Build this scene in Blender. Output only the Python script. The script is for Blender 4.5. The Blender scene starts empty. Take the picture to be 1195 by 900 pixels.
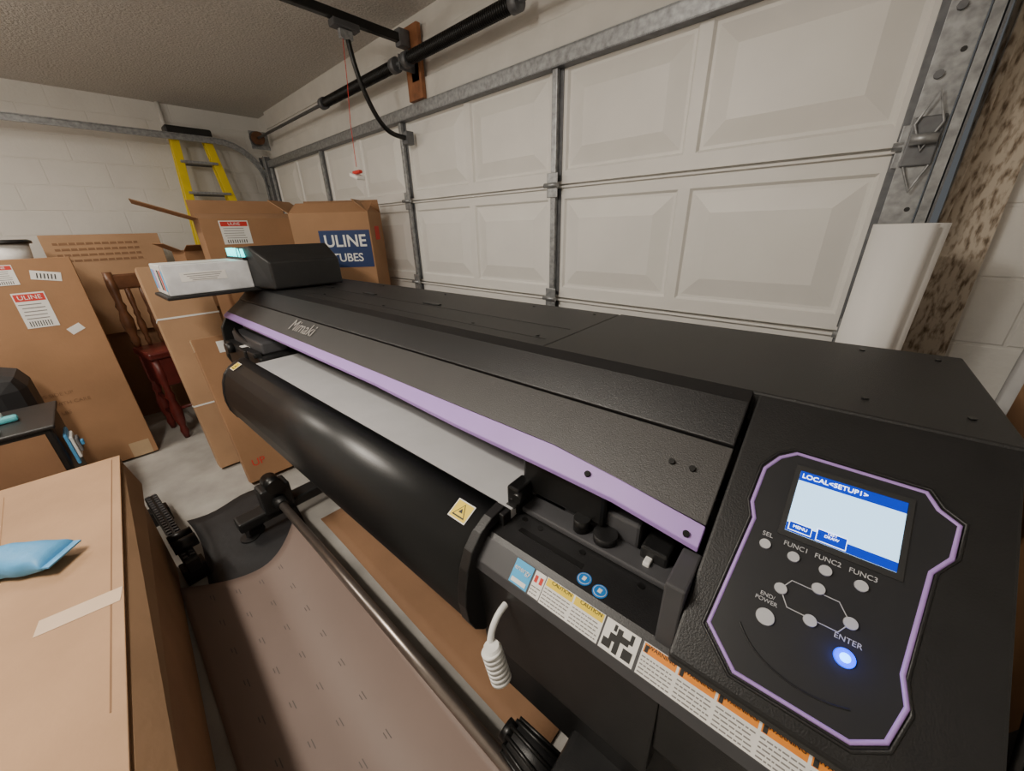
import bpy, math, random
from mathutils import Matrix, Vector
random.seed(4)
C=bpy.context.collection
# ---------------------------------------------------------------- materials
def mat(name,col,rough=.5,metal=0,var=0.0,scale=8,bump=0,bscale=60,emit=None,es=0,trans=0,spec=None,alpha=1,stretch=None):
    m=bpy.data.materials.new(name);m.use_nodes=True
    nt=m.node_tree;b=nt.nodes['Principled BSDF']
    b.inputs['Base Color'].default_value=(*col,1);b.inputs['Roughness'].default_value=rough;b.inputs['Metallic'].default_value=metal
    if spec is not None:b.inputs['Specular IOR Level'].default_value=spec
    if trans:b.inputs['Transmission Weight'].default_value=trans
    b.inputs['Alpha'].default_value=alpha
    tc=nt.nodes.new('ShaderNodeTexCoord')
    n=nt.nodes.new('ShaderNodeTexNoise');n.inputs['Scale'].default_value=scale;n.inputs['Detail'].default_value=5
    nt.links.new(tc.outputs['Object'],n.inputs['Vector'])
    r=nt.nodes.new('ShaderNodeValToRGB')
    r.color_ramp.elements[0].position=.3;r.color_ramp.elements[1].position=.7
    r.color_ramp.elements[0].color=(*[c*(1-var) for c in col],1);r.color_ramp.elements[1].color=(*[min(1,c*(1+var)) for c in col],1)
    nt.links.new(n.outputs['Fac'],r.inputs['Fac']);nt.links.new(r.outputs['Color'],b.inputs['Base Color'])
    if bump:
        n2=nt.nodes.new('ShaderNodeTexNoise');n2.inputs['Scale'].default_value=bscale;n2.inputs['Detail'].default_value=4
        nt.links.new(tc.outputs['Object'],n2.inputs['Vector'])
        bp=nt.nodes.new('ShaderNodeBump');bp.inputs['Strength'].default_value=bump;bp.inputs['Distance'].default_value=.01
        nt.links.new(n2.outputs['Fac'],bp.inputs['Height']);nt.links.new(bp.outputs['Normal'],b.inputs['Normal'])
    if emit:
        b.inputs['Emission Color'].default_value=(*emit,1);b.inputs['Emission Strength'].default_value=es
    return m
def block_wall(name,axis):
    m=mat(name,(.74,.725,.69),.7,0,.04,3,.25,40)
    nt=m.node_tree;b=nt.nodes['Principled BSDF']
    tc=nt.nodes.new('ShaderNodeTexCoord');sp=nt.nodes.new('ShaderNodeSeparateXYZ');cb=nt.nodes.new('ShaderNodeCombineXYZ')
    nt.links.new(tc.outputs['Object'],sp.inputs[0]);nt.links.new(sp.outputs[axis],cb.inputs[0]);nt.links.new(sp.outputs[2],cb.inputs[1])
    br=nt.nodes.new('ShaderNodeTexBrick');br.inputs['Scale'].default_value=1;br.inputs['Brick Width'].default_value=.44;br.inputs['Row Height'].default_value=.22
    br.inputs['Mortar Size'].default_value=.008;br.inputs['Mortar Smooth'].default_value=.6
    br.inputs['Color1'].default_value=(1,1,1,1);br.inputs['Color2'].default_value=(1,1,1,1);br.inputs['Mortar'].default_value=(.4,.4,.4,1)
    nt.links.new(cb.outputs[0],br.inputs['Vector'])
    old=[n for n in nt.nodes if n.type=='BUMP'][0]
    bp=nt.nodes.new('ShaderNodeBump');bp.inputs['Strength'].default_value=.7;bp.inputs['Distance'].default_value=.006
    nt.links.new(br.outputs['Color'],bp.inputs['Height']);nt.links.new(old.outputs['Normal'],bp.inputs['Normal']);nt.links.new(bp.outputs['Normal'],b.inputs['Normal'])
    return m
M={}
M['wallx']=block_wall('painted_block_x',0);M['wally']=block_wall('painted_block_y',1)
M['ceil']=mat('popcorn_ceiling',(.58,.555,.52),.9,0,.16,75,1.0,60)
M['concrete']=mat('concrete',(.34,.325,.30),.75,0,.22,4,.2,30)
M['door']=mat('door_paint',(.78,.765,.73),.42,0,.03,5,.08,25)
M['header']=mat('header_paint',(.70,.68,.64),.7,0,.05,6,.2,30)
M['galv']=mat('galvanised',(.33,.34,.35),.42,.6,.3,40)
M['galvd']=mat('dull_steel',(.15,.155,.165),.5,.5,.2,30)
M['black']=mat('black_plastic',(.0125,.0125,.013),.42,0,.15,20,.12,350)
M['roof']=mat('black_textured_cover',(.016,.016,.0165),.5,0,.15,3,.25,420)
M['facet']=mat('dark_facet',(.011,.011,.012),.36,0,.1,5,.15,420)
M['cover']=mat('grey_front_cover',(.052,.050,.049),.40,0,.08,4,.2,420)
M['heater']=mat('black_heater',(.012,.013,.014),.36,0,.1,6,.04,200)
M['dark']=mat('dark_metal',(.01,.01,.01),.35,.3,.1,10)
M['purple']=mat('lilac_trim',(.42,.255,.66),.45,0,.04,6)
M['platen']=mat('platen_grey',(.46,.46,.47),.5,0,.04,10)
M['grey']=mat('grey_plastic',(.065,.065,.07),.45,0,.08,10)
M['logo']=mat('logo_grey',(.42,.40,.38),.35,.2,.05,10)
M['tline']=mat('text_line_grey',(.22,.21,.20),.6)
M['panel']=mat('panel_face',(.022,.023,.026),.35,0,.05,8)
M['btn']=mat('button_grey',(.50,.51,.53),.5,0,.03,8)
M['faint']=mat('faint_ink',(.11,.09,.085),.6)
M['white']=mat('white_plastic',(.80,.80,.78),.4,0,.04,8)
M['clear']=mat('translucent_pouch',(.66,.68,.70),.22,0,.2,9,.3,12)
M['label']=mat('white_label',(.80,.79,.76),.6,0,.03,8)
M['yellow']=mat('label_yellow',(.85,.62,.03),.5)
M['orange']=mat('label_orange',(.85,.27,.02),.5)
M['blue']=mat('label_blue',(.02,.20,.60),.5)
M['lblue']=mat('label_light_blue',(.06,.42,.78),.5)
M['navy']=mat('print_navy',(.010,.03,.12),.6)
M['red']=mat('print_red',(.60,.03,.02),.6)
M['ink']=mat('print_black',(.02,.02,.02),.6)
M['scr']=mat('lcd_screen',(.2,.4,.8),.3,emit=(.50,.78,1.0),es=2.0)
M['scrb']=mat('lcd_blue',(.0,.03,.4),.3,emit=(.0,.03,.60),es=.7)
M['scrt']=mat('lcd_text',(.8,.9,1),.3,emit=(.75,.88,1),es=2.6)
M['led']=mat('blue_led',(.0,.05,1),.3,emit=(.0,.06,1.0),es=2.2)
M['ledc']=mat('blue_led_core',(.1,.4,1),.3,emit=(.08,.45,1.0),es=6)
M['cyan']=mat('cyan_led',(.1,.8,.8),.3,emit=(.0,.80,.78),es=3.2)
def cardboard(n,c):return mat(n,c,.8,0,.12,3,.1,50)
M['card']=cardboard('cardboard',(.35,.19,.095));M['card2']=cardboard('cardboard_light',(.43,.26,.145));M['card3']=cardboard('cardboard_dark',(.25,.135,.07))
M['tape']=mat('packing_tape',(.50,.36,.22),.28,0,.05,10)
M['ftape']=mat('paper_tape',(.60,.44,.30),.5,0,.05,10)
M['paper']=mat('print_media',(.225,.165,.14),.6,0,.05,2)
M['roll']=mat('white_roll',(.80,.79,.77),.55,0,.03,4)
M['steel']=mat('aluminium_tube',(.36,.31,.28),.32,.85,.1,20)
M['ylad']=mat('fibreglass_yellow',(.82,.62,.02),.45,0,.06,10)
M['wood']=mat('wood_block',(.30,.12,.05),.6,0,.3,14)
M['chair']=mat('dark_red_wood',(.10,.015,.012),.4,0,.3,10)
M['brown']=mat('brown_wood',(.14,.06,.028),.4,0,.3,14)
M['bcloth']=mat('blue_wrap',(.09,.34,.64),.5,0,.12,12,.4,25)
M['teal']=mat('teal_cloth',(.10,.45,.50),.7,0,.2,12,.4,40)
M['wrap']=mat('clear_wrap',(.55,.55,.55),.2,0,.15,7,.6,14)
M['gcloth']=mat('grey_cloth',(.16,.16,.17),.85,0,.2,7,.6,20)
M['mat']=mat('bag_and_shade_black',(.02,.02,.022),.6,0,.2,6,.3,15)  # duffel bag fabric, also the dark sheet that paints floor shade
M['lens']=mat('light_lens',(.9,.9,.85),.5,emit=(1,.94,.86),es=3)
mj=bpy.data.materials.new('peeling_jamb');mj.use_nodes=True;nt=mj.node_tree;b=nt.nodes['Principled BSDF'];b.inputs['Roughness'].default_value=.8
tc=nt.nodes.new('ShaderNodeTexCoord');mp=nt.nodes.new('ShaderNodeMapping');mp.inputs['Scale'].default_value=(75,75,22)
n=nt.nodes.new('ShaderNodeTexNoise');n.inputs['Scale'].default_value=1;n.inputs['Detail'].default_value=3;r=nt.nodes.new('ShaderNodeValToRGB')
e=r.color_ramp.elements;e[0].position=.34;e[0].color=(.15,.11,.075,1);e[1].position=.54;e[1].color=(.58,.51,.42,1)
x_=e.new(.43);x_.color=(.36,.29,.22,1)
nt.links.new(tc.outputs['Object'],mp.inputs[0]);nt.links.new(mp.outputs[0],n.inputs['Vector']);nt.links.new(n.outputs['Fac'],r.inputs['Fac']);nt.links.new(r.outputs['Color'],b.inputs['Base Color'])
M['jamb']=mj
# ---------------------------------------------------------------- helpers
def grp(name,loc=(0,0,0),rot=(0,0,0)):
    o=bpy.data.objects.new(name,None);o.location=loc;o.rotation_euler=rot;o.empty_display_size=.1;C.objects.link(o);return o
def mesh(name,vs,fs,m,p=None,bev=0,smooth=False,seg=2):
    me=bpy.data.meshes.new(name);me.from_pydata([tuple(v) for v in vs],[],fs);me.validate()
    import bmesh
    bm=bmesh.new();bm.from_mesh(me);bmesh.ops.recalc_face_normals(bm,faces=bm.faces);bm.to_mesh(me);bm.free()
    o=bpy.data.objects.new(name,me);C.objects.link(o);me.materials.append(M[m])
    if p:o.parent=p
    if smooth:
        for f in me.polygons:f.use_smooth=True
    if bev:
        b=o.modifiers.new('b','BEVEL');b.width=bev;b.segments=seg;b.limit_method='ANGLE';b.angle_limit=math.radians(35)
    return o
def box(name,p,x0,x1,y0,y1,z0,z1,m,bev=0,rot=None,piv=None):
    c=Vector(((x0+x1)/2,(y0+y1)/2,(z0+z1)/2));hx,hy,hz=(x1-x0)/2,(y1-y0)/2,(z1-z0)/2
    vs=[(sx*hx,sy*hy,sz*hz) for sx in(-1,1) for sy in(-1,1) for sz in(-1,1)]
    fs=[(0,1,3,2),(4,6,7,5),(0,4,5,1),(2,3,7,6),(0,2,6,4),(1,5,7,3)]
    o=mesh(name,vs,fs,m,p,bev);o.location=c
    if rot:o.rotation_euler=rot
    return o
def prism(name,p,prof,x0,x1,m,bev=0,smooth=False):
    n=len(prof);vs=[(x0,y,z) for y,z in prof]+[(x1,y,z) for y,z in prof]
    fs=[tuple(range(n))[::-1],tuple(range(n,2*n))]+[(i,(i+1)%n,n+(i+1)%n,n+i) for i in range(n)]
    o=mesh(name,vs,fs,m,p,bev)
    if smooth:
        for f in o.data.polygons:
            if len(f.vertices)==4:f.use_smooth=True
    return o
def cyl(name,p,a,b,r,m,seg=24,r2=None,cap=True,bev=0):
    a=Vector(a);b=Vector(b);d=b-a;L=d.length;q=d.to_track_quat('Z','Y');r2=r if r2 is None else r2
    vs=[];
    for z,rr in((0,r),(L,r2)):
        for i in range(seg):
            t=2*math.pi*i/seg;vs.append(a+q@Vector((rr*math.cos(t),rr*math.sin(t),z)))
    fs=[(i,(i+1)%seg,seg+(i+1)%seg,seg+i) for i in range(seg)]
    if cap:fs+=[tuple(range(seg))[::-1],tuple(range(seg,2*seg))]
    o=mesh(name,vs,fs,m,p,bev)
    for f in o.data.polygons:
        if len(f.vertices)==4:f.use_smooth=True
    return o
def tube(name,p,pts,r,m,cyc=False,smooth=False):
    cu=bpy.data.curves.new(name,'CURVE');cu.dimensions='3D';cu.bevel_depth=r;cu.bevel_resolution=3
    s=cu.splines.new('NURBS' if smooth else 'POLY');s.points.add(len(pts)-1)
    for i,q in enumerate(pts):s.points[i].co=(*q,1)
    s.use_cyclic_u=cyc
    if smooth:s.order_u=4;s.use_endpoint_u=not cyc
    cu.materials.append(M[m]);o=bpy.data.objects.new(name,cu);C.objects.link(o)
    if p:o.parent=p
    return o
def lathe(name,p,c,prof,m,seg=24):
    vs=[];c=Vector(c);n=len(prof)
    for r,z in prof:
        for i in range(seg):
            t=2*math.pi*i/seg;vs.append(c+Vector((r*math.cos(t),r*math.sin(t),z)))
    fs=[(j*seg+i,j*seg+(i+1)%seg,(j+1)*seg+(i+1)%seg,(j+1)*seg+i) for j in range(n-1) for i in range(seg)]
    fs+=[tuple(range(seg))[::-1],tuple(range((n-1)*seg,n*seg))]
    return mesh(name,vs,fs,m,p,0,True)
def text(name,p,s,o,u,v,size,m,al='CENTER',ext=.0004,bold=0):
    cu=bpy.data.curves.new(name,'FONT');cu.body=s;cu.size=size;cu.align_x=al;cu.align_y='CENTER';cu.extrude=ext;cu.offset=bold
    cu.materials.append(M[m]);ob=bpy.data.objects.new(name,cu);C.objects.link(ob)
    u=Vector(u).normalized();v=Vector(v).normalized();n=u.cross(v)
    mt=Matrix((u,v,n)).transposed().to_4x4();mt.translation=Vector(o)
    if p:ob.parent=p
    ob.matrix_local=mt
    return ob
def quad(name,p,o,u,v,w,h,m,th=.0008):
    o=Vector(o);u=Vector(u).normalized();v=Vector(v).normalized();n=u.cross(v)
    vs=[o+u*(sx*w/2)+v*(sy*h/2)+n*(k*th) for k in(0,1) for sx,sy in((-1,-1),(1,-1),(1,1),(-1,1))]
    return mesh(name,vs,[(3,2,1,0),(4,5,6,7),(0,1,5,4),(1,2,6,5),(2,3,7,6),(3,0,4,7)],m,p)
# ---------------------------------------------------------------- room
XL,XR,YF,YB,ZC=-5.95,1.5,2.0,-3.0,2.97
box('floor',None,XL-.1,XR+.1,YB-.1,YF+.3,-.1,0,'concrete')
box('ceiling',None,XL-.1,XR+.1,YB-.1,YF+.3,ZC,ZC+.1,'ceil')
box('wall_left',None,XL-.12,XL,YB-.1,YF+.3,0,ZC,'wally')
box('wall_right',None,XR,XR+.12,YB-.1,YF+.3,0,ZC,'wally')
box('wall_back',None,XL,XR,YB-.12,YB,0,ZC,'wallx')
wf=grp('wall_front')
box('side_pier',wf,.22,XR,YF,YF+.15,0,ZC,'wallx');box('left_pier',wf,XL,-5.62,YF,YF+.15,0,ZC,'wallx')
box('lintel',wf,-5.62,.22,YF-.04,YF+.15,2.46,ZC,'header')
box('lintel_board',wf,-5.62,.22,YF-.065,YF-.04,2.5,2.62,'header',.004)
box('lintel_trim',wf,-5.62,.22,YF-.052,YF-.04,2.80,2.83,'header',.003)
tr=grp('trim_1')
vs=[];
for z in(0,2.97):
    xo=.20-.03*z
    vs+=[(xo,1.96,z),(xo+.13,1.96,z),(xo+.13,2.0,z),(xo,2.0,z)]
mesh('jamb_board',vs,[(0,1,5,4),(1,2,6,5),(2,3,7,6),(3,0,4,7),(0,3,2,1),(4,5,6,7)],'jamb',tr)
box('jamb_stop',tr,.145,.165,1.93,1.96,0,2.9,'jamb',.003)
# ---------------------------------------------------------------- garage door
gd=grp('sectional_garage_door')
xs=[.02,-1.36,-2.74,-4.12,-5.50];zs=[.06,.67,1.275,1.88,2.45]
YD=1.88
def rpanel(x0,x1,z0,z1):
    rings=[(0,0),(.010,.012),(.022,.012),(.10,-.006),(.106,-.006)]
    vs=[];fs=[]
    for ins,d in rings:
        vs+=[(x0+ins,YD+d,z0+ins),(x1-ins,YD+d,z0+ins),(x1-ins,YD+d,z1-ins),(x0+ins,YD+d,z1-ins)]
    for k in range(len(rings)-1):
        for i in range(4):fs.append((k*4+i,k*4+(i+1)%4,k*4+4+(i+1)%4,k*4+4+i))
    l=(len(rings)-1)*4;fs.append((l,l+1,l+2,l+3));return vs,fs
allv=[];allf=[]
def addf(v,f):
    b=len(allv);allv.extend(v);allf.extend([tuple(b+i for i in q) for q in f])
for r_ in range(4):
    z0,z1=zs[r_]+.006,zs[r_+1]-.006;pz0,pz1=z0+.06,z1-.06
    pan=[]
    for b_ in range(3,-1,-1):
        a,c=xs[b_+1],xs[b_];w=(c-a-.05-.08-.03)/2;s=a+.055
        pan+=[(s,s+w),(s+w+.05,s+2*w+.05)]
    cur=xs[-1]
    for a,c in pan:
        addf([(cur,YD,pz0),(a,YD,pz0),(a,YD,pz1),(cur,YD,pz1)],[(0,1,2,3)]);addf(*rpanel(a,c,pz0,pz1));cur=c
    addf([(cur,YD,pz0),(xs[0],YD,pz0),(xs[0],YD,pz1),(cur,YD,pz1)],[(0,1,2,3)])
    for q0,q1 in((z0,pz0),(pz1,z1)):addf([(xs[-1],YD,q0),(xs[0],YD,q0),(xs[0],YD,q1),(xs[-1],YD,q1)],[(0,1,2,3)])
    addf([(xs[-1],YD,z1),(xs[0],YD,z1),(xs[0],YD+.04,z1),(xs[-1],YD+.04,z1)],[(0,1,2,3)])
    addf([(xs[-1],YD,z0),(xs[0],YD,z0),(xs[0],YD+.04,z0),(xs[-1],YD+.04,z0)],[(0,1,2,3)])
mesh('door_skin',allv,allf,'door',gd)
box('door_back',gd,xs[-1],xs[0],YD+.035,YD+.05,.0,2.46,'door')
for z in zs[1:4]:box('seam_lip',gd,xs[-1],xs[0],YD-.014,YD,z-.014,z-.004,'door',.002)
for i,x in enumerate(xs):
    w=.036 if 0<i<4 else .04
    for k in range(4):
        box('stile',gd,x-w,x+w,YD-.006,YD-.001,zs[k]+.02,zs[k+1]-.015,'galvd',.002)
        box('stile_rib',gd,x-w*.45,x+w*.45,YD-.035,YD-.006,zs[k]+.02,zs[k+1]-.015,'galv',.004)
    for z in zs[1:4]:
        box('hinge_leaf',gd,x-.035,x+.035,YD-.042,YD-.036,z-.06,z+.06,'galv',.003)
        cyl('hinge_pin',gd,(x-.045,YD-.05,z),(x+.045,YD-.05,z),.012,'galv')
box('top_strut',gd,xs[-1],xs[0],YD-.05,YD-.045,2.385,2.455,'galv',.002)
box('top_strut_flange',gd,xs[-1],xs[0],YD-.05,YD,2.385,2.392,'galvd');box('top_strut_flange_b',gd,xs[-1],xs[0],YD-.05,YD,2.448,2.455,'galv')
box('bottom_seal',gd,xs[-1],xs[0],YD,YD+.04,0,.06,'black')
# tracks
gt=grp('garage_door_track')
for xx,s in((.095,1),(-5.60,-1)):
    arc=[(xx,YD-.06,.05),(xx,YD-.06,2.15)]+[(xx,YD-.06-.42*(1-math.cos(t)),2.2+.42*math.sin(t)) for t in [i*math.pi/16 for i in range(9)]]+[(xx,-1.6,2.63)]
    vs=[];fs=[];n=len(arc)
    for j,q in enumerate(arc):
        a=Vector(arc[max(j-1,0)]);b=Vector(arc[min(j+1,n-1)]);t=(b-a).normalized();nn=t.cross(Vector((1,0,0)))
        for dx,dn in((-.012,-.03),(.012,-.03),(.012,.03),(-.012,.03),(-.012,.022),(.006,.022),(.006,-.022),(-.012,-.022)):
            vs.append(Vector(q)+Vector((dx*s,0,0))+nn*dn)
    for j in range(n-1):
        for i in range(8):fs.append((j*8+i,j*8+(i+1)%8,j*8+8+(i+1)%8,j*8+8+i))
    mesh('track_channel',vs,fs,'galv',gt)
    x0,x1=sorted((xx-s*.095,xx-s*.016))
    box('track_plate',gt,x0,x1,YD-.072,YD-.066,0,2.5,'galv',.001)
    box('track_plate_web',gt,(x0 if s>0 else x1-.005),(x0+.005 if s>0 else x1),YD-.066,YD-.01,0,2.5,'galvd')
    box('track_angle_web',gt,min(xx+s*.016,xx+s*.022),max(xx+s*.016,xx+s*.022),YD-.09,YD+.05,0,2.5,'galvd')
    xm=(x0+x1)/2
    for i in range(12):
        z=.3+.2*i;cyl('track_slot',gt,(xm+.018,YD-.073,z),(xm+.018,YD-.0715,z),.007,'ink',10)
    for z in(.5,1.1,1.55,2.05,2.2,2.38):
        cyl('track_bolt',gt,(xm-.015,YD-.066,z),(xm-.015,YD-.082,z),.011,'galvd',8)
    for z in (1.275,1.88):
        box('roller_bracket',gt,xm-.035,xm+.035,YD-.082,YD-.074,z-.06,z+.07,'galvd',.004)
        tube('bracket_loop',gt,[(xm-.03,YD-.088,z+.05),(xm,YD-.095,z+.13),(xm+.03,YD-.088,z+.05),(xm+.0,YD-.088,z-.02)],.004,'galv',True)
        cyl('roller',gt,(xm-.03,YD-.095,z+.01),(xm+.03,YD-.095,z+.01),.015,'galv',16)
        tube('lift_bracket',gt,[(xm+.03,YD-.085,z-.06),(xm+.005,YD-.088,z-.13),(xm-.025,YD-.085,z-.06)],.004,'galv')
# torsion spring assembly
ts=grp('torsion_spring_shaft')
cyl('shaft',ts,(-5.6,1.80,2.68),(.15,1.80,2.68),.0125,'galvd')
cyl('spring_core',ts,(-3.75,1.80,2.68),(-2.62,1.80,2.68),.028,'dark');cyl('spring_core_b',ts,(-2.50,1.80,2.68),(-1.55,1.80,2.68),.028,'dark')
def coil(a,b,r,n,m):
    pts=[];N=n*10
    for i in range(N+1):
        t=i/N;pts.append((a+(b-a)*t,1.80+r*math.cos(2*math.pi*n*t),2.68+r*math.sin(2*math.pi*n*t)))
    tube('spring_coil',ts,pts,.006,m)
coil(-3.7,-2.66,.031,70,'dark');coil(-2.46,-1.6,.031,58,'dark')
for x in(-3.75,-2.64,-2.50,-1.57):cyl('cone',ts,(x-.02,1.80,2.68),(x+.03,1.80,2.68),.043,'galvd')
for x in(-5.52,-.02):
    cyl('cable_drum',ts,(x-.03,1.80,2.68),(x+.03,1.80,2.68),.065,'brown',28);cyl('drum_flange',ts,(x-.036,1.80,2.68),(x-.03,1.80,2.68),.075,'galvd',28)
    box('end_bearing_plate',ts,x-.07,x-.06,1.74,1.93,2.58,2.76,'galv')
box('centre_bearing_plate',ts,-2.60,-2.52,1.90,1.91,2.6,2.78,'galvd');box('bearing_arm',ts,-2.565,-2.555,1.78,1.91,2.64,2.72,'galvd')
box('wood_pad',ts,-2.66,-2.50,1.90,1.933,2.50,2.90,'wood',.004)
# opener
op=grp('garage_door_opener')
box('rail',op,-2.625,-2.585,-2.2,1.87,2.80,2.845,'dark',.004)
box('header_bracket',op,-2.635,-2.575,1.82,1.895,2.78,2.87,'galvd',.004)
box('trolley',op,-2.64,-2.57,1.38,1.54,2.765,2.80,'grey',.006)
box('trolley_hook',op,-2.62,-2.59,1.42,1.50,2.72,2.765,'galv',.004)
box('motor_unit',op,-2.78,-2.43,-2.55,-2.2,2.66,2.86,'grey',.02)
tube('curved_arm',op,[(-2.605,1.47,2.74),(-2.605,1.48,2.62),(-2.605,1.53,2.46),(-2.605,1.62,2.31),(-2.605,1.70,2.27),(-2.605,1.81,2.27)],.015,'dark',smooth=True)
box('arm_bracket',op,-2.63,-2.58,1.79,1.85,2.23,2.31,'galvd',.004)
tube('release_cord',op,[(-2.605,1.44,2.74),(-2.60,1.42,2.5),(-2.605,1.40,2.3),(-2.60,1.39,2.06)],.002,'red')
box('release_handle',op,-2.645,-2.555,1.375,1.405,2.02,2.04,'red',.008)
box('release_tag',op,-2.66,-2.56,1.36,1.42,1.995,2.018,'white',.006,rot=(0,.3,0))
# ceiling light fixtures
for i,(x,y) in enumerate(((-1.3,-.75),(-3.9,-1.1))):
    cf=grp('ceiling_light');box('fixture_body',cf,x-.6,x+.6,y-.06,y+.06,ZC-.05,ZC,'white',.01)
    box('lens',cf,x-.58,x+.58,y-.05,y+.05,ZC-.10,ZC-.05,'lens',.02)
    l=bpy.data.lights.new('tube_lamp','AREA');l.shape='RECTANGLE';l.size=1.15;l.size_y=.14;l.energy=(56,34)[i];l.color=(1,.91,.79)
    lo=bpy.data.objects.new('tube_lamp',l);lo.location=(x,y,ZC-.11);C.objects.link(lo);lo.parent=cf
    l=bpy.data.lights.new('ceiling_fill','POINT');l.shadow_soft_size=.10;l.energy=(38,24)[i];l.color=(1,.91,.79)  # added fill light to brighten the ceiling, not part of the fixture
    lo=bpy.data.objects.new('ceiling_fill',l);lo.location=(x,y,ZC-.38);C.objects.link(lo);lo.parent=cf
    cyl('fill_stem',cf,(x,y,ZC-.28),(x,y,ZC-.09),.01,'white')  # made-up stem down to the added fill light
# ---------------------------------------------------------------- printer
P=grp('wide_format_printer',rot=(0,0,math.radians(2)))
xl,xr=-3.08,-.075
box('rear_body',P,-2.95,.2,.86,1.38,.86,1.30,'black',.01)
box('roof',P,xl,-.62,.86,1.39,1.28,1.35,'roof',.005)
box('roof_lid',P,-.6165,.29,.862,1.39,1.2,1.352,'roof',.005)
box('roof_rib',P,xl+.2,-.66,1.08,1.085,1.35,1.3515,'black')
box('roof_rib_b',P,xl+.1,-.66,.935,.938,1.35,1.3512,'black')
for x in(-2.75,-2.2,-1.6,-1.0,-.7,.1,.24):
    for y in(.95,1.33):cyl('roof_screw',P,(x,y,1.352),(x,y,1.355),.006,'dark',10)
for x in (-2.55,-2.05,-1.5):box('roof_latch',P,x,x+.12,1.10,1.12,1.351,1.356,'black',.002)
box('rear_tray',P,-2.2,-.55,1.39,1.44,1.20,1.335,'platen',.004)
prism('cover_shoulder',P,[(.868,1.3535),(.83,1.338),(.757,1.272),(.77,1.24),(.868,1.28)],xl,xr,'facet',.003)
def slopeplate(name,pts,m,th=.012):
    n=Vector((0,-.58,.81));k=len(pts);vs=[Vector(p) for p in pts]+[Vector(p)-n*th for p in pts]
    fs=[tuple(range(k)),tuple(range(k,2*k))[::-1]]+[(i,(i+1)%k,k+(i+1)%k,k+i) for i in range(k)]
    return mesh(name,vs,fs,m,P,.002)
def zc(y):return 1.265-(.757-y)*.72
slopeplate('front_cover',[(xl,.757,zc(.757)),(xl,.668,zc(.668)),(-.43,.652,zc(.652)),(xr,.622,zc(.622)),(xr,.757,zc(.757))],'cover')
vs=[];fs=[]
X5=[(xl,.668,.034),(-1.2,.657,.042),(-.75,.653,.055),(-.43,.651,.058),(-.25,.637,.045),(xr,.620,.042)]
for x,y,w in X5:
    z=zc(y)+.001
    vs+=[(x,y,z),(x,y-w*.75,z-w*.62),(x,y-w*.7,z-w*.62-.014),(x,y+.012,z-.016)]
for i in range(len(X5)-1):
    for k in range(4):fs.append((i*4+k,i*4+(k+1)%4,i*4+4+(k+1)%4,i*4+4+k))
fs+=[(0,1,2,3),(len(vs)-4,len(vs)-3,len(vs)-2,len(vs)-1)]
mesh('lilac_trim_bar',vs,fs,'purple',P,.002)
box('inner_back',P,-2.9,-.07,.80,.86,.98,1.27,'dark')
box('y_rail',P,-2.9,-.07,.74,.80,1.09,1.15,'dark',.004);cyl('rail_rod',P,(-2.9,.70,1.12),(-.08,.70,1.12),.012,'galvd')
text('logo',P,'Mimaki',(-1.98,.712,zc(.712)+.006),(1,0,0),(0,.81,.58),.092,'logo')
for x in(-.17,-.13):cyl('cover_screw',P,(x,.70,zc(.70)),(x,.696,zc(.70)+.005),.006,'dark',12)
cyl('trim_screw',P,(-.32,.625,zc(.625)-.004),(-.32,.621,zc(.625)+.003),.007,'dark',12);cyl('trim_screw',P,(-.10,.60,zc(.60)-.004),(-.10,.596,zc(.60)+.003),.006,'dark',12)
# platen and heater
box('platen_bed',P,-2.38,-.50,.565,.80,.95,1.008,'platen',.003)
box('platen_edge',P,-2.56,-.50,.535,.567,.94,1.010,'black',.003)
for i in range(33):
    x=-2.53+i*.062;box('slot_mark',P,x,x+.02,.538,.545,1.010,1.0112,'grey')
prof=[(.56,1.018),(.51,1.012),(.47,.992),(.44,.957),(.42,.91),(.408,.85),(.404,.80),(.41,.74),(.43,.69),(.46,.655),(.50,.64),(.51,.655),(.50,.98),(.56,.99)]
prism('media_heater_guard',P,prof,-2.50,-.54,'heater',0,True)
prism('heater_end_cap',P,[(y-.004 if y<.47 else y,z) for y,z in prof],-.545,-.515,'black',.003)
prism('heater_end_cap_l',P,[(y-.004 if y<.47 else y,z) for y,z in prof],-2.52,-2.495,'black',.003)
for sx in(-2.43,-.60):
    nn=Vector((0,-.45,.9)).normalized();o=Vector((sx,.487,1.0025));vv=Vector((0,.9,.45)).normalized()
    quad('warning_label',P,o+nn*.002,(1,0,0),vv,.062,.052,'label')
    def tri(nm,s,k,m):
        c=o+nn*k;U=Vector((1,0,0));mesh(nm,[c+vv*.021*s,c+U*.024*s-vv*.019*s,c-U*.024*s-vv*.019*s],[(0,1,2)],m,P)
    quad('warning_ground',P,o+nn*.0029,(1,0,0),vv,.056,.046,'yellow',.0002)
    tri('warning_outline',.92,.0034,'ink');tri('warning_triangle',.72,.0038,'yellow');tri('warning_mark',.3,.0044,'ink')
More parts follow.
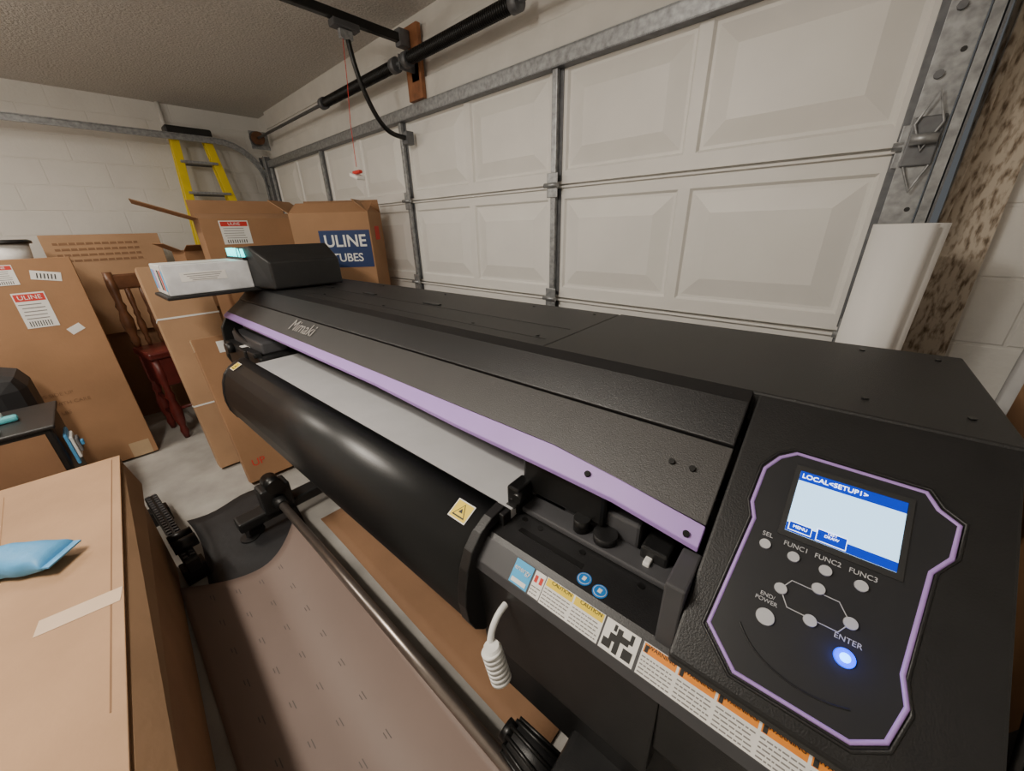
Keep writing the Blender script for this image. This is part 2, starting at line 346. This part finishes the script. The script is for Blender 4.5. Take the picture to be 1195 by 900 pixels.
# left end unit
box('left_base',P,-3.06,-2.40,.60,1.38,.84,1.02,'black',.01)
prism('left_end_plate',P,[(.87,1.35),(.66,1.18),(.61,1.10),(.59,.90),(.62,.80),(1.38,.80),(1.38,1.35)],-3.11,-3.075,'black',.006)
box('left_carriage_guard',P,-3.0,-2.46,.64,.78,1.02,1.09,'grey',.01);cyl('feed_knob',P,(-2.9,.60,1.0),(-2.9,.56,1.0),.035,'black',20)
box('left_tag',P,-2.80,-2.70,.612,.65,1.021,1.024,'label');box('left_arm',P,-2.72,-2.62,.585,.64,.96,1.03,'black',.008)
box('left_hook',P,-2.56,-2.44,.585,.63,1.015,1.045,'black',.006)
tube('left_cable',P,[(-2.98,.66,1.1),(-2.85,.62,1.12),(-2.75,.63,1.06),(-2.66,.66,1.05)],.008,'black',smooth=True)
# right maintenance shelf + label strip
strip=[(.66,.985),(.505,.975),(.49,.965),(.452,.925),(.448,.905),(.47,.60),(.60,.52),(.78,.60),(.80,.985)]
prism('maintenance_base',P,strip,-.525,-.062,'black',.004)
prism('console_base',P,[(.62,.99),(.50,.975),(.49,.965),(.452,.925),(.448,.905),(.47,.72),(.60,.55),(1.36,.55),(1.36,.99)],-.062,.285,'black',.004)
prism('sloped_edge',P,[(.492,.969),(.4505,.927),(.446,.9),(.449,.898),(.456,.925),(.494,.963)],-.54,.288,'grey',.002)
su=Vector((1,0,0));sv=Vector((0,.0385,.0415)).normalized()
def sdec(n,x0,x1,f0,f1,m,k=.0005):
    a=Vector((0,.4505,.927));b=Vector((0,.492,.969));L=(b-a).length;nn=su.cross(sv)
    o=a+(b-a)*((f0+f1)/2)+nn*k;o.x=(x0+x1)/2;return quad(n,P,o,su,sv,x1-x0,L*(f1-f0),m,.0005)
def line_rows(x0,x1,f0,f1,n):
    for i in range(n):
        f=f0+(f1-f0)*(i+.5)/n
        x=x0
        while x<x1-.004:
            l=min(.003+random.random()*.009,x1-x);sdec('label_text_line',x,x+l,f-.018,f+.018,'tline',.0012);x+=l+.0018
sdec('energy_label',-.415,-.365,.05,.95,'lblue');sdec('energy_mark',-.41,-.37,.12,.28,'label',.0012)
text('energy_text',P,'energy',(-.39,.476,.957),su,sv,.016,'label')
sdec('symbol_label',-.36,-.332,.05,.95,'label');
for fx in(-.353,-.340):sdec('symbol',fx-.004,fx+.004,.55,.8,'red',.0012)
line_rows(-.358,-.334,.1,.45,3)
sdec('caution_label',-.33,-.19,.03,.97,'label');sdec('caution_head',-.328,-.262,.68,.95,'yellow',.0012);sdec('caution_head',-.258,-.192,.68,.95,'yellow',.0012)
line_rows(-.327,-.264,.06,.64,5);line_rows(-.257,-.194,.06,.64,5)
for x in(-.295,-.225):text('caution_text',P,'CAUTION',(x+.004,.4855,.9655),su,sv,.011,'ink')
sdec('pictogram_label',-.186,-.118,.03,.97,'label')
for a,b_,c,d_ in((-.182,-.165,.15,.4),(-.172,-.158,.4,.62),(-.160,-.15,.1,.85),(-.150,-.135,.5,.7),(-.142,-.124,.12,.42),(-.168,-.162,.7,.9),(-.135,-.128,.6,.9)):sdec('pictogram',a,b_,c,d_,'ink',.0012)
sdec('warning_strip',-.112,.20,.03,.97,'label')
for i in range(5):
    x=-.110+i*.062;sdec('warning_head',x,x+.058,.68,.95,'orange',.0012);line_rows(x+.001,x+.057,.06,.62,5)
    text('warning_text',P,'WARNING',(x+.031,.4855,.9655),su,sv,.010,'ink')
    sdec('warning_icon',x+.002,x+.008,.7,.9,'ink',.0018)
for i,(x,y) in enumerate(((-.262,.528),(-.222,.522))):
    cyl('blue_sticker',P,(x,y,.976),(x,y,.9785),.016,'blue',24);cyl('sticker_ring',P,(x,y,.9785),(x,y,.979),.0135,'label',24);cyl('sticker_in',P,(x,y,.979),(x,y,.9795),.0125,'blue',24)
    box('sticker_glyph',P,x-.004,x+.004,y-.005,y+.005,.9795,.980,'label')
box('shelf_ledge',P,-.50,-.09,.60,.66,.984,1.0,'grey',.004)
box('shelf_slot',P,-.46,-.28,.545,.56,.976,.979,'dark')
for x in(-.47,-.42,-.30,-.16):cyl('shelf_screw',P,(x,.585,.976),(x,.585,.982),.008,'dark',12)
box('cap_station',P,-.40,-.20,.66,.78,.98,1.06,'grey',.008);box('wiper',P,-.19,-.13,.64,.74,.98,1.03,'black',.006);box('white_clip',P,-.175,-.16,.62,.65,.985,1.01,'white',.003)
cyl('cap_motor',P,(-.33,.63,1.0),(-.33,.63,1.035),.02,'dark',20);cyl('cap_gear',P,(-.27,.635,1.0),(-.27,.635,1.02),.028,'black',20)
box('carriage',P,-.52,-.28,.64,.74,1.02,1.14,'dark',.01)
box('pinch_bracket',P,-.53,-.49,.585,.65,.98,1.06,'dark',.006)
for k in range(3):cyl('pinch_knob',P,(-.515+.012*k,.575,1.00+.02*k),(-.515+.012*k,.60,1.00+.02*k),.014,'dark',14)
box('end_bracket',P,-.10,-.066,.50,.60,.97,1.12,'grey',.004)
tube('lever_arm',P,[(-.42,.445,.85),(-.42,.41,.85),(-.42,.385,.82),(-.41,.375,.77)],.008,'white',smooth=True)
for k in range(7):cyl('lever_grip_rib',P,(-.405+.004*k,.375,.785-.012*k),(-.402+.004*k,.375,.778-.012*k),.025,'white',20)
cyl('lever_core',P,(-.405,.375,.80),(-.38,.375,.70),.018,'white')
# lower fittings
box('lower_front_skirt',P,-.52,.25,.52,.62,.34,.62,'black',.01)
box('cross_beam',P,-2.4,.15,.82,.92,.50,.62,'black',.01)
for x in(-2.32,-.02):
    box('stand_column',P,x-.06,x+.06,.78,.96,.14,.86,'black',.01)
    box('stand_foot',P,x-.055,x+.055,.22,1.40,.085,.15,'black',.012)
    for y in(.30,1.30):
        cyl('caster',P,(x-.02,y,.042),(x+.02,y,.042),.042,'black',24);box('caster_fork',P,x-.03,x+.03,y-.03,y+.03,.05,.09,'dark',.005)
cyl('levelling_pad',P,(-2.32,.26,0),(-2.32,.26,.085),.018,'galvd');cyl('pad',P,(-2.32,.26,0.0),(-2.32,.26,.015),.05,'black',24)
cyl('take_up_tube',P,(-2.25,.44,.20),(-.28,.405,.20),.022,'steel',32)
box('take_up_bearing',P,-2.36,-2.24,.36,.52,.13,.30,'black',.015);cyl('take_up_hub',P,(-2.26,.44,.20),(-2.18,.44,.20),.045,'black',24,.03)
cyl('take_up_roll_guide',P,(-2.34,.44,.31),(-2.22,.44,.31),.045,'dark',24)
cyl('drive_hub',P,(-.40,.43,.33),(-.26,.43,.30),.045,'black',24,.06)
for k in range(12):
    t=2*math.pi*k/12;cyl('hub_rib',P,(-.405,.43+.045*math.cos(t),.33+.045*math.sin(t)),(-.26,.43+.06*math.cos(t),.30+.06*math.sin(t)),.006,'dark',8)
cyl('hub_nose',P,(-.43,.43,.335),(-.40,.43,.33),.03,'dark',20)
box('take_up_motor',P,-.26,-.10,.34,.56,.15,.42,'black',.02)
# console
prism('console_body',P,[(.87,1.3525),(.447,1.035),(.452,1.015),(.50,.965),(1.36,.965),(1.36,1.25),(.95,1.25)],-.065,.285,'black',.005)
PU=Vector((1,0,0));PV=Vector((0,.8,.6));PN=Vector((0,-.6,.8))
def pp(x,s,k=.0):
    return Vector((x,.87-.8*s,1.352-.6*s))+PN*k
out=[(.022,.118),(.188,.122),(.203,.145),(.226,.160),(.222,.213),(.204,.243),(.192,.39),(.200,.425),(.187,.474),(.155,.497),(.022,.498),(-.026,.453),(-.010,.262),(-.020,.235),(-.017,.165),(.000,.135)]
k=len(out)
vs=[pp(x,s,.004) for x,s in out]+[pp(x,s,-.006) for x,s in out]
mesh('panel_face',vs,[tuple(range(k)),tuple(range(k,2*k))[::-1]]+[(i,(i+1)%k,k+(i+1)%k,k+i) for i in range(k)],'panel',P,.001)
tube('lilac_frame',P,[pp(x,s,.003) for x,s in out],.0033,'purple',True)
o2=[((x-.1)*1.06+.1,(s-.31)*1.045+.31) for x,s in out]
tube('frame_ridge',P,[pp(x,s,.0) for x,s in o2],.003,'black',True)
def pq(n,x0,x1,s0,s1,m,k,th=.0008):return quad(n,P,pp((x0+x1)/2,(s0+s1)/2,k),PU,PV,x1-x0,s1-s0,m,th)
pq('lcd_bezel',.026,.178,.140,.272,'ink',.004,.002)
pq('lcd',.034,.170,.150,.262,'scr',.006,.001)
pq('lcd_header',.034,.170,.150,.168,'scrb',.007,.0006)
text('lcd_title',P,'LOCAL<SETUP1>',pp(.037,.159,.0085),PU,PV,.0115,'scrt','LEFT')
pq('lcd_foot',.034,.170,.2475,.262,'scrb',.007,.0006)
pq('lcd_softkey',.037,.068,.2445,.2595,'scrt',.0077,.0004);pq('lcd_softkey',.074,.112,.2405,.2605,'scrt',.0077,.0004)
pq('lcd_softkey_in',.038,.067,.2455,.2585,'scrb',.0082,.0004);pq('lcd_softkey_in',.075,.111,.2415,.2595,'scrb',.0082,.0004)
text('lcd_key_text',P,'MENU',pp(.0525,.252,.009),PU,PV,.007,'scrt');text('lcd_key_text',P,'TEST\nDRAW',pp(.093,.2465,.009),PU,PV,.006,'scrt')
def btn(n,x,s,r,m='btn',h=.0085):
    return cyl(n,P,pp(x,s,.004),pp(x,s,h),r,m,28,r*.93)
for n_,x,s in(('SEL',.0144,.298),('FUNC1',.054,.300),('FUNC2',.095,.3005),('FUNC3',.137,.301)):
    btn('button_'+n_.lower(),x,s,.0082);text('legend_'+n_.lower(),P,n_,pp(x,s-.017,.0046),PU,PV,.0105,'btn')
dm=[(.049,.355),(.092,.331),(.134,.358),(.091,.380)]
for x,s in dm:btn('arrow_button',x,s,.0085)
tube('arrow_outline',P,[pp(*q,.0045) for q in((.049,.355),(.060,.336),(.118,.336),(.134,.358),(.123,.377),(.062,.377))],.0008,'btn',True)
btn('power_button',.040,.405,.0125);text('legend_power',P,'END/\nPOWER',pp(.036,.378,.0046),PU,PV,.0085,'btn')
btn('enter_button',.135,.405,.0125,'led');btn('enter_core',.135,.405,.0065,'ledc',.0092);text('legend_enter',P,'ENTER',pp(.135,.382,.0046),PU,PV,.0105,'btn')
tube('panel_arc',P,[pp(.012,.43,.0045),pp(.03,.455,.0045),pp(.07,.474,.0045),(pp(.12,.474,.0045)),pp(.15,.462,.0045)],.0015,'black',smooth=True)
btn('indicator',.128,.468,.003,'ink',.005)
cl=bpy.data.lights.new('enter_led_glow','POINT');cl.energy=.035;cl.color=(.0,.10,1);cl.shadow_soft_size=.004
clo=bpy.data.objects.new('enter_led_glow',cl);clo.parent=P;clo.location=pp(.135,.405,.028);C.objects.link(clo)
# ink unit at left
io=.12
vs=[(-3.06+io,.78,1.36),(-2.72+io,.84,1.36),(-2.66+io,1.24,1.36),(-3.06+io,1.24,1.36),(-3.06+io,.78,1.60),(-2.88+io,.80,1.61),(-2.80+io,1.24,1.61),(-3.06+io,1.24,1.60),(-2.72+io,.84,1.52),(-2.66+io,1.24,1.52)]
mesh('ink_station',vs,[(0,1,2,3),(4,5,6,7),(0,1,8,5,4),(1,2,9,8),(5,8,9,6),(2,3,7,6,9),(3,0,4,7)],'black',P,.01)
box('ink_tray',P,-3.30+io,-2.93+io,.36,.86,1.343,1.362,'black',.005)
for i in range(6):
    x=-3.28+io+i*.056;box('ink_cartridge',P,x,x+.053,.38,.80,1.364,1.53,'clear' if i==5 else 'white',.006)
    box('cartridge_label',P,x+.010,x+.043,.3785,.38,1.39,1.50,('lblue','purple','label','ink','red','lblue')[i])
    cyl('cartridge_led',P,(x+.026,.80,1.545),(x+.026,.80,1.595),.019,'cyan',14)
box('led_bar',P,-3.28+io,-2.94+io,.775,.825,1.53,1.546,'black',.003)
quad('pouch_print',P,(-2.946+io,.56,1.46),(0,1,0),(0,0,1),.22,.05,'label')
for i in range(4):quad('pouch_print_line',P,(-2.9448+io,.56,1.475-.011*i),(0,1,0),(0,0,1),.18-.02*i,.003,'tline',.0005)
# ---------------------------------------------------------------- cardboard boxes
def cbox(name,loc,w,d,h,rz=0,rx=0,ry=0,m='card',flaps=None,tape=True):
    g=grp(name,loc,(rx,ry,rz))
    if flaps:
        t=.006
        box('side_a',g,-w/2,w/2,-d/2,-d/2+t,0,h,m);box('side_b',g,-w/2,w/2,d/2-t,d/2,0,h,m);box('side_c',g,-w/2,-w/2+t,-d/2+t,d/2-t,0,h,m);box('side_d',g,w/2-t,w/2,-d/2+t,d/2-t,0,h,m);box('base',g,-w/2+t,w/2-t,-d/2+t,d/2-t,0,t,m)
        for side,ang,L in flaps:
            ca,sa=math.cos(math.radians(ang))*L,math.sin(math.radians(ang))*L
            if side=='+x':v=[(w/2,-d/2,h),(w/2,d/2,h),(w/2+ca,d/2,h+sa),(w/2+ca,-d/2,h+sa)]
            if side=='-x':v=[(-w/2,-d/2,h),(-w/2,d/2,h),(-w/2-ca,d/2,h+sa),(-w/2-ca,-d/2,h+sa)]
            if side=='+y':v=[(-w/2,d/2,h),(w/2,d/2,h),(w/2,d/2+ca,h+sa),(-w/2,d/2+ca,h+sa)]
            if side=='-y':v=[(-w/2,-d/2,h),(w/2,-d/2,h),(w/2,-d/2-ca,h+sa),(-w/2,-d/2-ca,h+sa)]
            f=mesh('flap',v,[(0,1,2,3)],m,g);s=f.modifiers.new('s','SOLIDIFY');s.thickness=.005
    else:
        box('carton',g,-w/2,w/2,-d/2,d/2,0,h,m,.004)
        if tape:
            box('tape_top',g,-.03,.03,-d/2-.0008,d/2+.0008,h-.08,h+.0008,'tape')
            box('seam',g,-.0015,.0015,-d/2-.0012,d/2+.0012,h-.001,h+.0012,'card3')
    return g
Y1,Z1=(0,1,0),(0,0,1)
def lab(g,x,y,z,w,h,t='ULINE',face='+x'):
    if face=='+x':u,v=Y1,Z1;o=lambda k,dy=0,dz=0:(x+k,y+dy,z+dz)
    else:u,v=(1,0,0),Z1;o=lambda k,dy=0,dz=0:(x+dy,y-k,z+dz)
    quad('paper_label',g,o(.001),u,v,w,h,'label')
    quad('label_band',g,o(.0022,0,h*.36),u,v,w*.92,h*.2,'red',.0004);text('label_brand',g,t,o(.0032,0,h*.36),u,v,h*.17,'label')
    for i in range(5):
        quad('label_line',g,o(.0022,-w*.1*random.random(),h*(.17-.1*i)),u,v,w*.7,h*.025,'tline',.0004)
    for i in range(9):quad('barcode_bar',g,o(.0022,-w*.35+i*w*.08,-h*.38),u,v,w*.03,h*.15,'ink',.0004)
b=cbox('tall_cardboard_box',(-4.15,-.53,0),.22,.98,1.56,rz=0,ry=math.radians(-9),m='card')
lab(b,.11,.22,1.22,.15,.24);lab(b,.11,.15,1.46,.12,.13,'ULINE');quad('shipping_tag',b,(.111,.36,1.06),(0,1,.5),(0,-.5,1),.08,.05,'label')
quad('shipping_tag_b',b,(.111,.34,1.44),(0,1,-.2),(0,.2,1),.14,.06,'label');quad('fragile_tape',b,(.111,.40,.06),Y1,Z1,.12,.12,'tape')
for i in range(6):quad('barcode_bar',b,(.1125,.30+.016*i,1.445-.003*i),(0,1,-.2),(0,.2,1),.006,.035,'ink',.0004)
for i in range(3):text('small_print',b,('THIS SIDE UP','HANDLE WITH CARE','70 LBS')[i],(.1112,.1,.62-.07*i),Y1,Z1,.035,'card3')
b=cbox('long_cardboard_box',(-3.36,.42,0),.16,.36,1.52,ry=math.radians(-16),m='card2')
for z in(.5,1.15):box('strap',b,-.082,.082,-.182,.182,z,z+.012,'white')
text('fragile_print',b,'FRAGILE',(.081,0,.6),Z1,(0,-1,0),.1,'red')
b=cbox('flat_cardboard_box',(-2.915,.475,0.017),.10,.28,1.06,ry=math.radians(-19.5),rz=0,m='card')
text('flat_print',b,'UP',(.051,-.05,.13),Y1,Z1,.07,'red')
quad('label_patch',b,(.051,.02,.98),Y1,Z1,.07,.08,'label')
cbox('stacked_cardboard_box',(-3.97,1.06,0),.60,.68,.68,m='card3');cbox('stacked_cardboard_box',(-3.97,1.06,.685),.60,.66,.66,m='card')
b=cbox('open_cardboard_box',(-3.97,1.06,1.35),.52,.70,.44,rz=math.radians(-6),m='card',flaps=[('-x',70,.17),('-y',20,.36),('+x',168,.20),('+y',60,.12)])
lab(b,.26,-.14,.34,.19,.17)
text('warn_print',b,'ULINE.com',(.2615,.05,.15),Y1,Z1,.05,'card3')
ang=math.atan2(.40,.44)
for nm,z,h,fl in(('cardboard_carton',0,.60,None),('cardboard_carton',.605,.60,None),('tubes_cardboard_box',1.21,.60,[('-y',152,.16),('+y',105,.10),('-x',35,.16),('+x',140,.14)])):
    b=cbox(nm,(-3.19,1.47,z),.60,.30,h,rz=ang,m='card',flaps=fl)
quad('blue_print',b,(.095,-.151,.34),(1,0,0),Z1,.39,.27,'navy');text('uline_print',b,'ULINE',(.095,-.1535,.395),(1,0,0),Z1,.12,'label',bold=.002);text('tubes_print',b,'TUBES',(.095,-.1535,.275),(1,0,0),Z1,.085,'label',bold=.001)
quad('side_label',b,(.301,0,.45),Y1,Z1,.1,.1,'red')
cbox('wall_cardboard_box',(-5.35,.22,0),.62,.78,.85,m='card3')
b=cbox('wide_cardboard_box',(-5.32,.20,.855),.62,.74,.85,m='card2')
for i in range(4):
    quad('print_line',b,(.311,-.05,.78-.045*i),Y1,Z1,.52,.018,'card3')
    for k in range(10):quad('print_gap',b,(.3125,-.28+.05*k+.01*random.random(),.78-.045*i),Y1,Z1,.008,.02,'card2')
cbox('cardboard_crate',(-5.45,-.75,0),.7,.8,1.45,m='card3')
cbox('support_carton',(-4.70,.84,0),.42,.40,1.045,m='card3')
b=cbox('cardboard_tray',(-4.66,.82,1.05),.36,.40,.50,m='card',rz=.1,flaps=[('+x',20,.14),('-y',30,.14),('+y',60,.12)])
bk=grp('white_bucket');lathe('pail',bk,(-4.82,-.34,1.46),[(.10,0),(.12,.19)],'white');lathe('black_lid',bk,(-4.82,-.34,1.65),[(.14,0),(.14,.02),(.12,.03)],'black')
cbox('bucket_stand_carton',(-4.82,-.50,0),.34,.5,1.455,m='card3')
# foreground box
fb=grp('large_cardboard_box',(-1.60,-.66,0),(0,0,math.radians(-3)))
w,d,h=1.66,.92,.72
box('carton',fb,-w/2,w/2,-d/2,d/2,0,h,'card2',.006)
box('top_flap_a',fb,-w/2,w/2,.012,d/2+.002,h,h+.006,'card2',.002);box('top_flap_b',fb,-w/2,w/2,-d/2,.004,h,h+.006,'card2',.002)
vs=[(-w/2+.05,d/2,h-.02),(w/2,d/2,h-.01),(w/2,d/2+.045,h-.09),(-w/2+.1,d/2+.03,h-.13)]
f=mesh('side_flap',vs,[(0,1,2,3)],'card2',fb);f.modifiers.new('s','SOLIDIFY').thickness=.006
quad('paper_tape_strip',fb,(.20,.375,h+.0065),(.1,1,0),(-1,.1,0),.165,.06,'ftape')
quad('crease',fb,(-.1,.435,h+.0066),(1,.0,0),(0,1,0),1.4,.003,'card3',.0005)
quad('crease_b',fb,(.0,.2,h+.0066),(1,.1,0),(-.1,1,0),1.5,.002,'card',.0005)
# blue wrapped pack
bp_=grp('blue_wipe_pack',(-1.74,-.43,.729),(0,0,.9))
def fk(a,b_):
    t=2*math.pi*b_;x=-.13+.26*a;k=max(.0,math.sin(math.pi*min(1,max(0,a))))**.3
    rx=.055;c_,s_=math.cos(t),math.sin(t)
    c_=math.copysign(abs(c_)**.6,c_);s_=math.copysign(abs(s_)**.6,s_)
    return (x,rx*c_*(1+.05*math.sin(20*a)),.036+(.034*k+.002)*s_*(1+.06*math.sin(15*a+3*b_)))
vs=[fk(i/28,j/24) for i in range(29) for j in range(24)]
fs=[(i*24+j,(i+1)*24+j,(i+1)*24+(j+1)%24,i*24+(j+1)%24) for i in range(28) for j in range(24)]+[tuple(range(24)),tuple(28*24+j for j in range(24))]
mesh('pack',vs,fs,'bcloth',bp_,0,True)
box('pack_seal',bp_,.125,.15,-.055,.055,.033,.038,'bcloth');box('pack_seal_b',bp_,-.15,-.125,-.055,.055,.033,.038,'bcloth')
# dark tote with cardboard front
tb=grp('storage_tote',(-3.12,-.72,0))
box('tote_shell',tb,-.22,.22,-.42,.36,.0,.78,'black',.012);box('cardboard_front',tb,.221,.226,-.38,.33,.40,.76,'card3')
box('rim',tb,-.235,.235,-.435,.375,.78,.80,'black',.006)
for i in range(7):
    x=-.16+.05*i;box('folded_cloth',tb,x,x+.055,-.36+.02*(i%3),.1+.05*(i%4),.80,.83+.012*(i%3),('teal','bcloth','white','teal')[i%4],.012,rot=(0,.1*(i%3),.1*(i%2)))
for i in range(4):box('hanging_towel',tb,.05+.03*i,.20-.01*i,.376+.014*i,.39+.014*i,.54+.03*i,.72-.02*i,('bcloth','white','gcloth','bcloth')[i],.006)
bg=grp('black_duffel_bag',(-3.75,-.75,0));o=box('bag_body',bg,-.22,.22,-.3,.3,0,.95,'mat',.1);tube('bag_handle',bg,[(0,-.2,.93),(0,-.15,1.1),(0,.15,1.1),(0,.2,.93)],.015,'black',smooth=True);box('bag_pocket',bg,.21,.24,-.2,.2,.3,.7,'gcloth',.02)
# wooden chair, dark red
ch=grp('wooden_chair',(-4.35,.31,0),(0,0,.15))
def turned(n,x,y,z0,z1,m,s=1):
    H=z1-z0;pr=[(.016,0),(.02,.05),(.026,.1),(.018,.16),(.03,.25),(.034,.38),(.02,.5),(.028,.56),(.018,.62),(.026,.8),(.022,1)]
    lathe(n,ch,(x,y,z0),[(r*s,t*H) for r,t in pr],m,16)
for x,y in((-.17,-.17),(.17,-.17),(-.17,.17),(.17,.17)):turned('leg',x,y,0,.74,'chair',1.2)
box('seat',ch,-.21,.21,-.21,.21,.74,.80,'chair',.015);box('apron',ch,-.19,.19,-.19,.19,.50,.74,'chair',.006)
for y in(-.17,.17):turned('back_post',-.18,y,.80,1.42,'brown',1.3)
for y in(-.09,0,.09):turned('back_spindle',-.18,y,.80,1.30,'brown',.8)
box('crest_rail',ch,-.20,-.16,-.2,.2,1.28,1.40,'brown',.015)
for z in(.2,.36):
    for y in(-.17,.17):cyl('stretcher',ch,(-.17,y,z),(.17,y,z),.014,'chair')
cyl('stretcher',ch,(.17,-.17,.28),(.17,.17,.28),.014,'chair')
# ---------------------------------------------------------------- step ladder
ld=grp('step_ladder')
def bar(n,a,b,w,t,m,g):
    a=Vector(a);b=Vector(b);dz=(b-a).normalized();up=Vector((1,0,0));s=dz.cross(up).normalized();u=s.cross(dz)
    vs=[q+s*(i*w/2)+u*(j*t/2) for q in(a,b) for i,j in((-1,-1),(1,-1),(1,1),(-1,1))]
    return mesh(n,vs,[(0,1,2,3),(7,6,5,4),(0,1,5,4),(1,2,6,5),(2,3,7,6),(3,0,4,7)],m,g,.004)
yt0,yt1,yb0,yb1=1.06,1.34,.85,1.62;zt=2.66
for i,(a,c) in enumerate(((yt0,yb0),(yt1,yb1))):
    bar('front_rail',(-5.70,a,zt),(-5.30,c,0),.075,.03,'ylad',ld);bar('rear_rail',(-5.80,a,zt),(-5.62,c,0),.06,.03,'ylad',ld)
box('top_cap',ld,-5.84,-5.66,yt0-.06,yt1+.06,zt-.02,zt+.07,'black',.015)
for k in range(8):
    z=.3*(k+1);f=z/zt;x=-5.30-.40*f;a=yb0+(yt0-yb0)*f;c=yb1+(yt1-yb1)*f
    box('step',ld,x-.045,x+.045,a,c,z-.012,z+.012,'galv',.003);box('rear_brace',ld,-5.62-.18*f-.01,-5.62-.18*f+.01,a,c,z-.02,z+.02,'galvd')
cyl('conduit_pipe',None,(XL+.03,1.05,2.6),(XL+.03,1.05,ZC),.02,'header')
# ---------------------------------------------------------------- paper, painted floor shade, cardboard on floor
def surf(name,p,fn,nu,nv,m,th=.0015):
    vs=[fn(i/nu,j/nv) for i in range(nu+1) for j in range(nv+1)]
    fs=[(i*(nv+1)+j,(i+1)*(nv+1)+j,(i+1)*(nv+1)+j+1,i*(nv+1)+j+1) for i in range(nu) for j in range(nv)]
    o=mesh(name,vs,fs,m,p,0,True);s=o.modifiers.new('s','SOLIDIFY');s.thickness=th;return o
pm=grp('printed_media_sheet')
def fp(a,b_):
    y=.39-.56*b_;e=.22*math.sin(math.pi*min(1,b_))*(1-b_*.2)
    x0=-2.12+e*.8-.06*b_
    x=x0+(-.25-x0)*a
    z=.024+.13*max(0,1-b_/.45)**2+.012*math.sin(5*a+3*b_)
    return (x,y,z)
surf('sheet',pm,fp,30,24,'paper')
for i in range(9):
    for j in range(4):
        a,b_=.05+.1*i,.30+.17*j
        for kk in range(2):
            q=Vector(fp(a,b_+.02*kk));q2=Vector(fp(a+.022-.008*kk,b_+.02*kk));
            mesh('faint_print',[q+Vector((0,0,.003)),q2+Vector((0,0,.003)),q2+Vector((0,-.003,.003)),q+Vector((0,-.003,.003))],[(0,1,2,3)],'faint',pm)
ms=grp('floor_shade_sheet');surf('sheet',ms,lambda a,b_:(-2.80+.85*a+.03*math.sin(7*b_),-.05+.50*b_+.02*math.sin(5*a),.006+.003*math.sin(9*a)),10,10,'mat')  # dark sheet stands in for shade on the floor beside the boxes
cs=grp('cardboard_floor_sheet');surf('sheet',cs,lambda a,b_:(-2.15+1.75*a,.52+.20*b_,.012+.006*math.sin(8*a)),14,4,'card3')
rl=grp('media_holder_rail',(-2.57,-.12,0),(0,0,math.radians(5-90)))
box('rail',rl,-.03,.03,-.42,.42,.10,.17,'black',.006)
for i in range(26):box('tooth',rl,-.025,-.005,-.40+.031*i,-.385+.031*i,.17,.182,'grey',.002);box('tooth_b',rl,.005,.025,-.40+.031*i,-.385+.031*i,.17,.182,'grey',.002)
cyl('roller_end',rl,(-.06,.30,.20),(.04,.30,.20),.035,'black',20);cyl('roller_end_b',rl,(-.06,.22,.20),(.04,.22,.20),.03,'dark',20);box('foot_a',rl,-.05,.05,-.4,-.32,0,.1,'black',.005);box('foot_b',rl,-.05,.05,.3,.38,0,.1,'black',.005)
# ---------------------------------------------------------------- right side things
rr=grp('white_media_roll')
c0=Vector((.075,1.66,0));N=60
vs=[];
for z in(0,1.66):
    for i in range(N+1):
        t=i/N*2*math.pi*2.2;r=.066+.022*i/N;vs.append((c0.x+r*math.cos(t-2.2),c0.y+r*math.sin(t-2.2),z))
o=mesh('rolled_sheet',vs,[(i,i+1,N+2+i,N+1+i) for i in range(N)],'roll',rr,0,True);o.modifiers.new('s','SOLIDIFY').thickness=.002
cyl('roll_core',rr,(c0.x,c0.y,0),(c0.x,c0.y,1.64),.040,'card',32)
wr=grp('plastic_wrapped_roll')
def fw(a,b_):
    t=2*math.pi*a;z=1.60*b_;r=.085*(1+.06*math.sin(9*a*6.283+4*b_)+.05*math.sin(17*b_));r*=(1 if b_<.95 else .6)
    return (.43+.10*b_+r*math.cos(t),1.72+.12*b_+r*math.sin(t),z)
surf('wrap',wr,fw,40,24,'wrap')
cyl('inner_roll',wr,(.43,1.72,0),(.525,1.835,1.56),.06,'grey',24)
cbox('side_cardboard_box',(.60,1.36,0),.42,.42,1.36,m='card')
gb=grp('grey_storage_bag',(.62,.75,0))
def fg(a,b_):
    t=2*math.pi*a;r=.24*(.75+.35*math.sin(math.pi*min(1,b_*.9+.1)))*(1+.05*math.sin(7*t+5*b_))*(1 if b_<.96 else .4)
    return (r*math.cos(t),r*1.2*math.sin(t),.95*b_)
surf('bag',gb,fg,48,20,'gcloth')
cbl=grp('power_cable');tube('cable',cbl,[(.33,.75,1.1),(.34,.62,.9),(.335,.55,.6),(.36,.5,.2),(.34,.6,.01)],.006,'black',smooth=True)
# ---------------------------------------------------------------- world, camera
w=bpy.data.worlds.new('w');bpy.context.scene.world=w;w.use_nodes=True
w.node_tree.nodes['Background'].inputs[0].default_value=(.9,.95,1,1);w.node_tree.nodes['Background'].inputs[1].default_value=.1
f=433.7
r=Vector((.74235,.66958,-.02405));d=Vector((.24697,-.30687,-.91915));fw_=Vector((-.62274,.67659,-.39323))
cam=bpy.data.cameras.new('camera');cam.sensor_width=36;cam.lens=36*f/1195;cam.clip_start=.02
co=bpy.data.objects.new('camera',cam);C.objects.link(co)
mt=Matrix((r,-d,-fw_)).transposed().to_4x4();mt.translation=Vector((0,0,1.68));co.matrix_world=mt
bpy.context.scene.camera=co
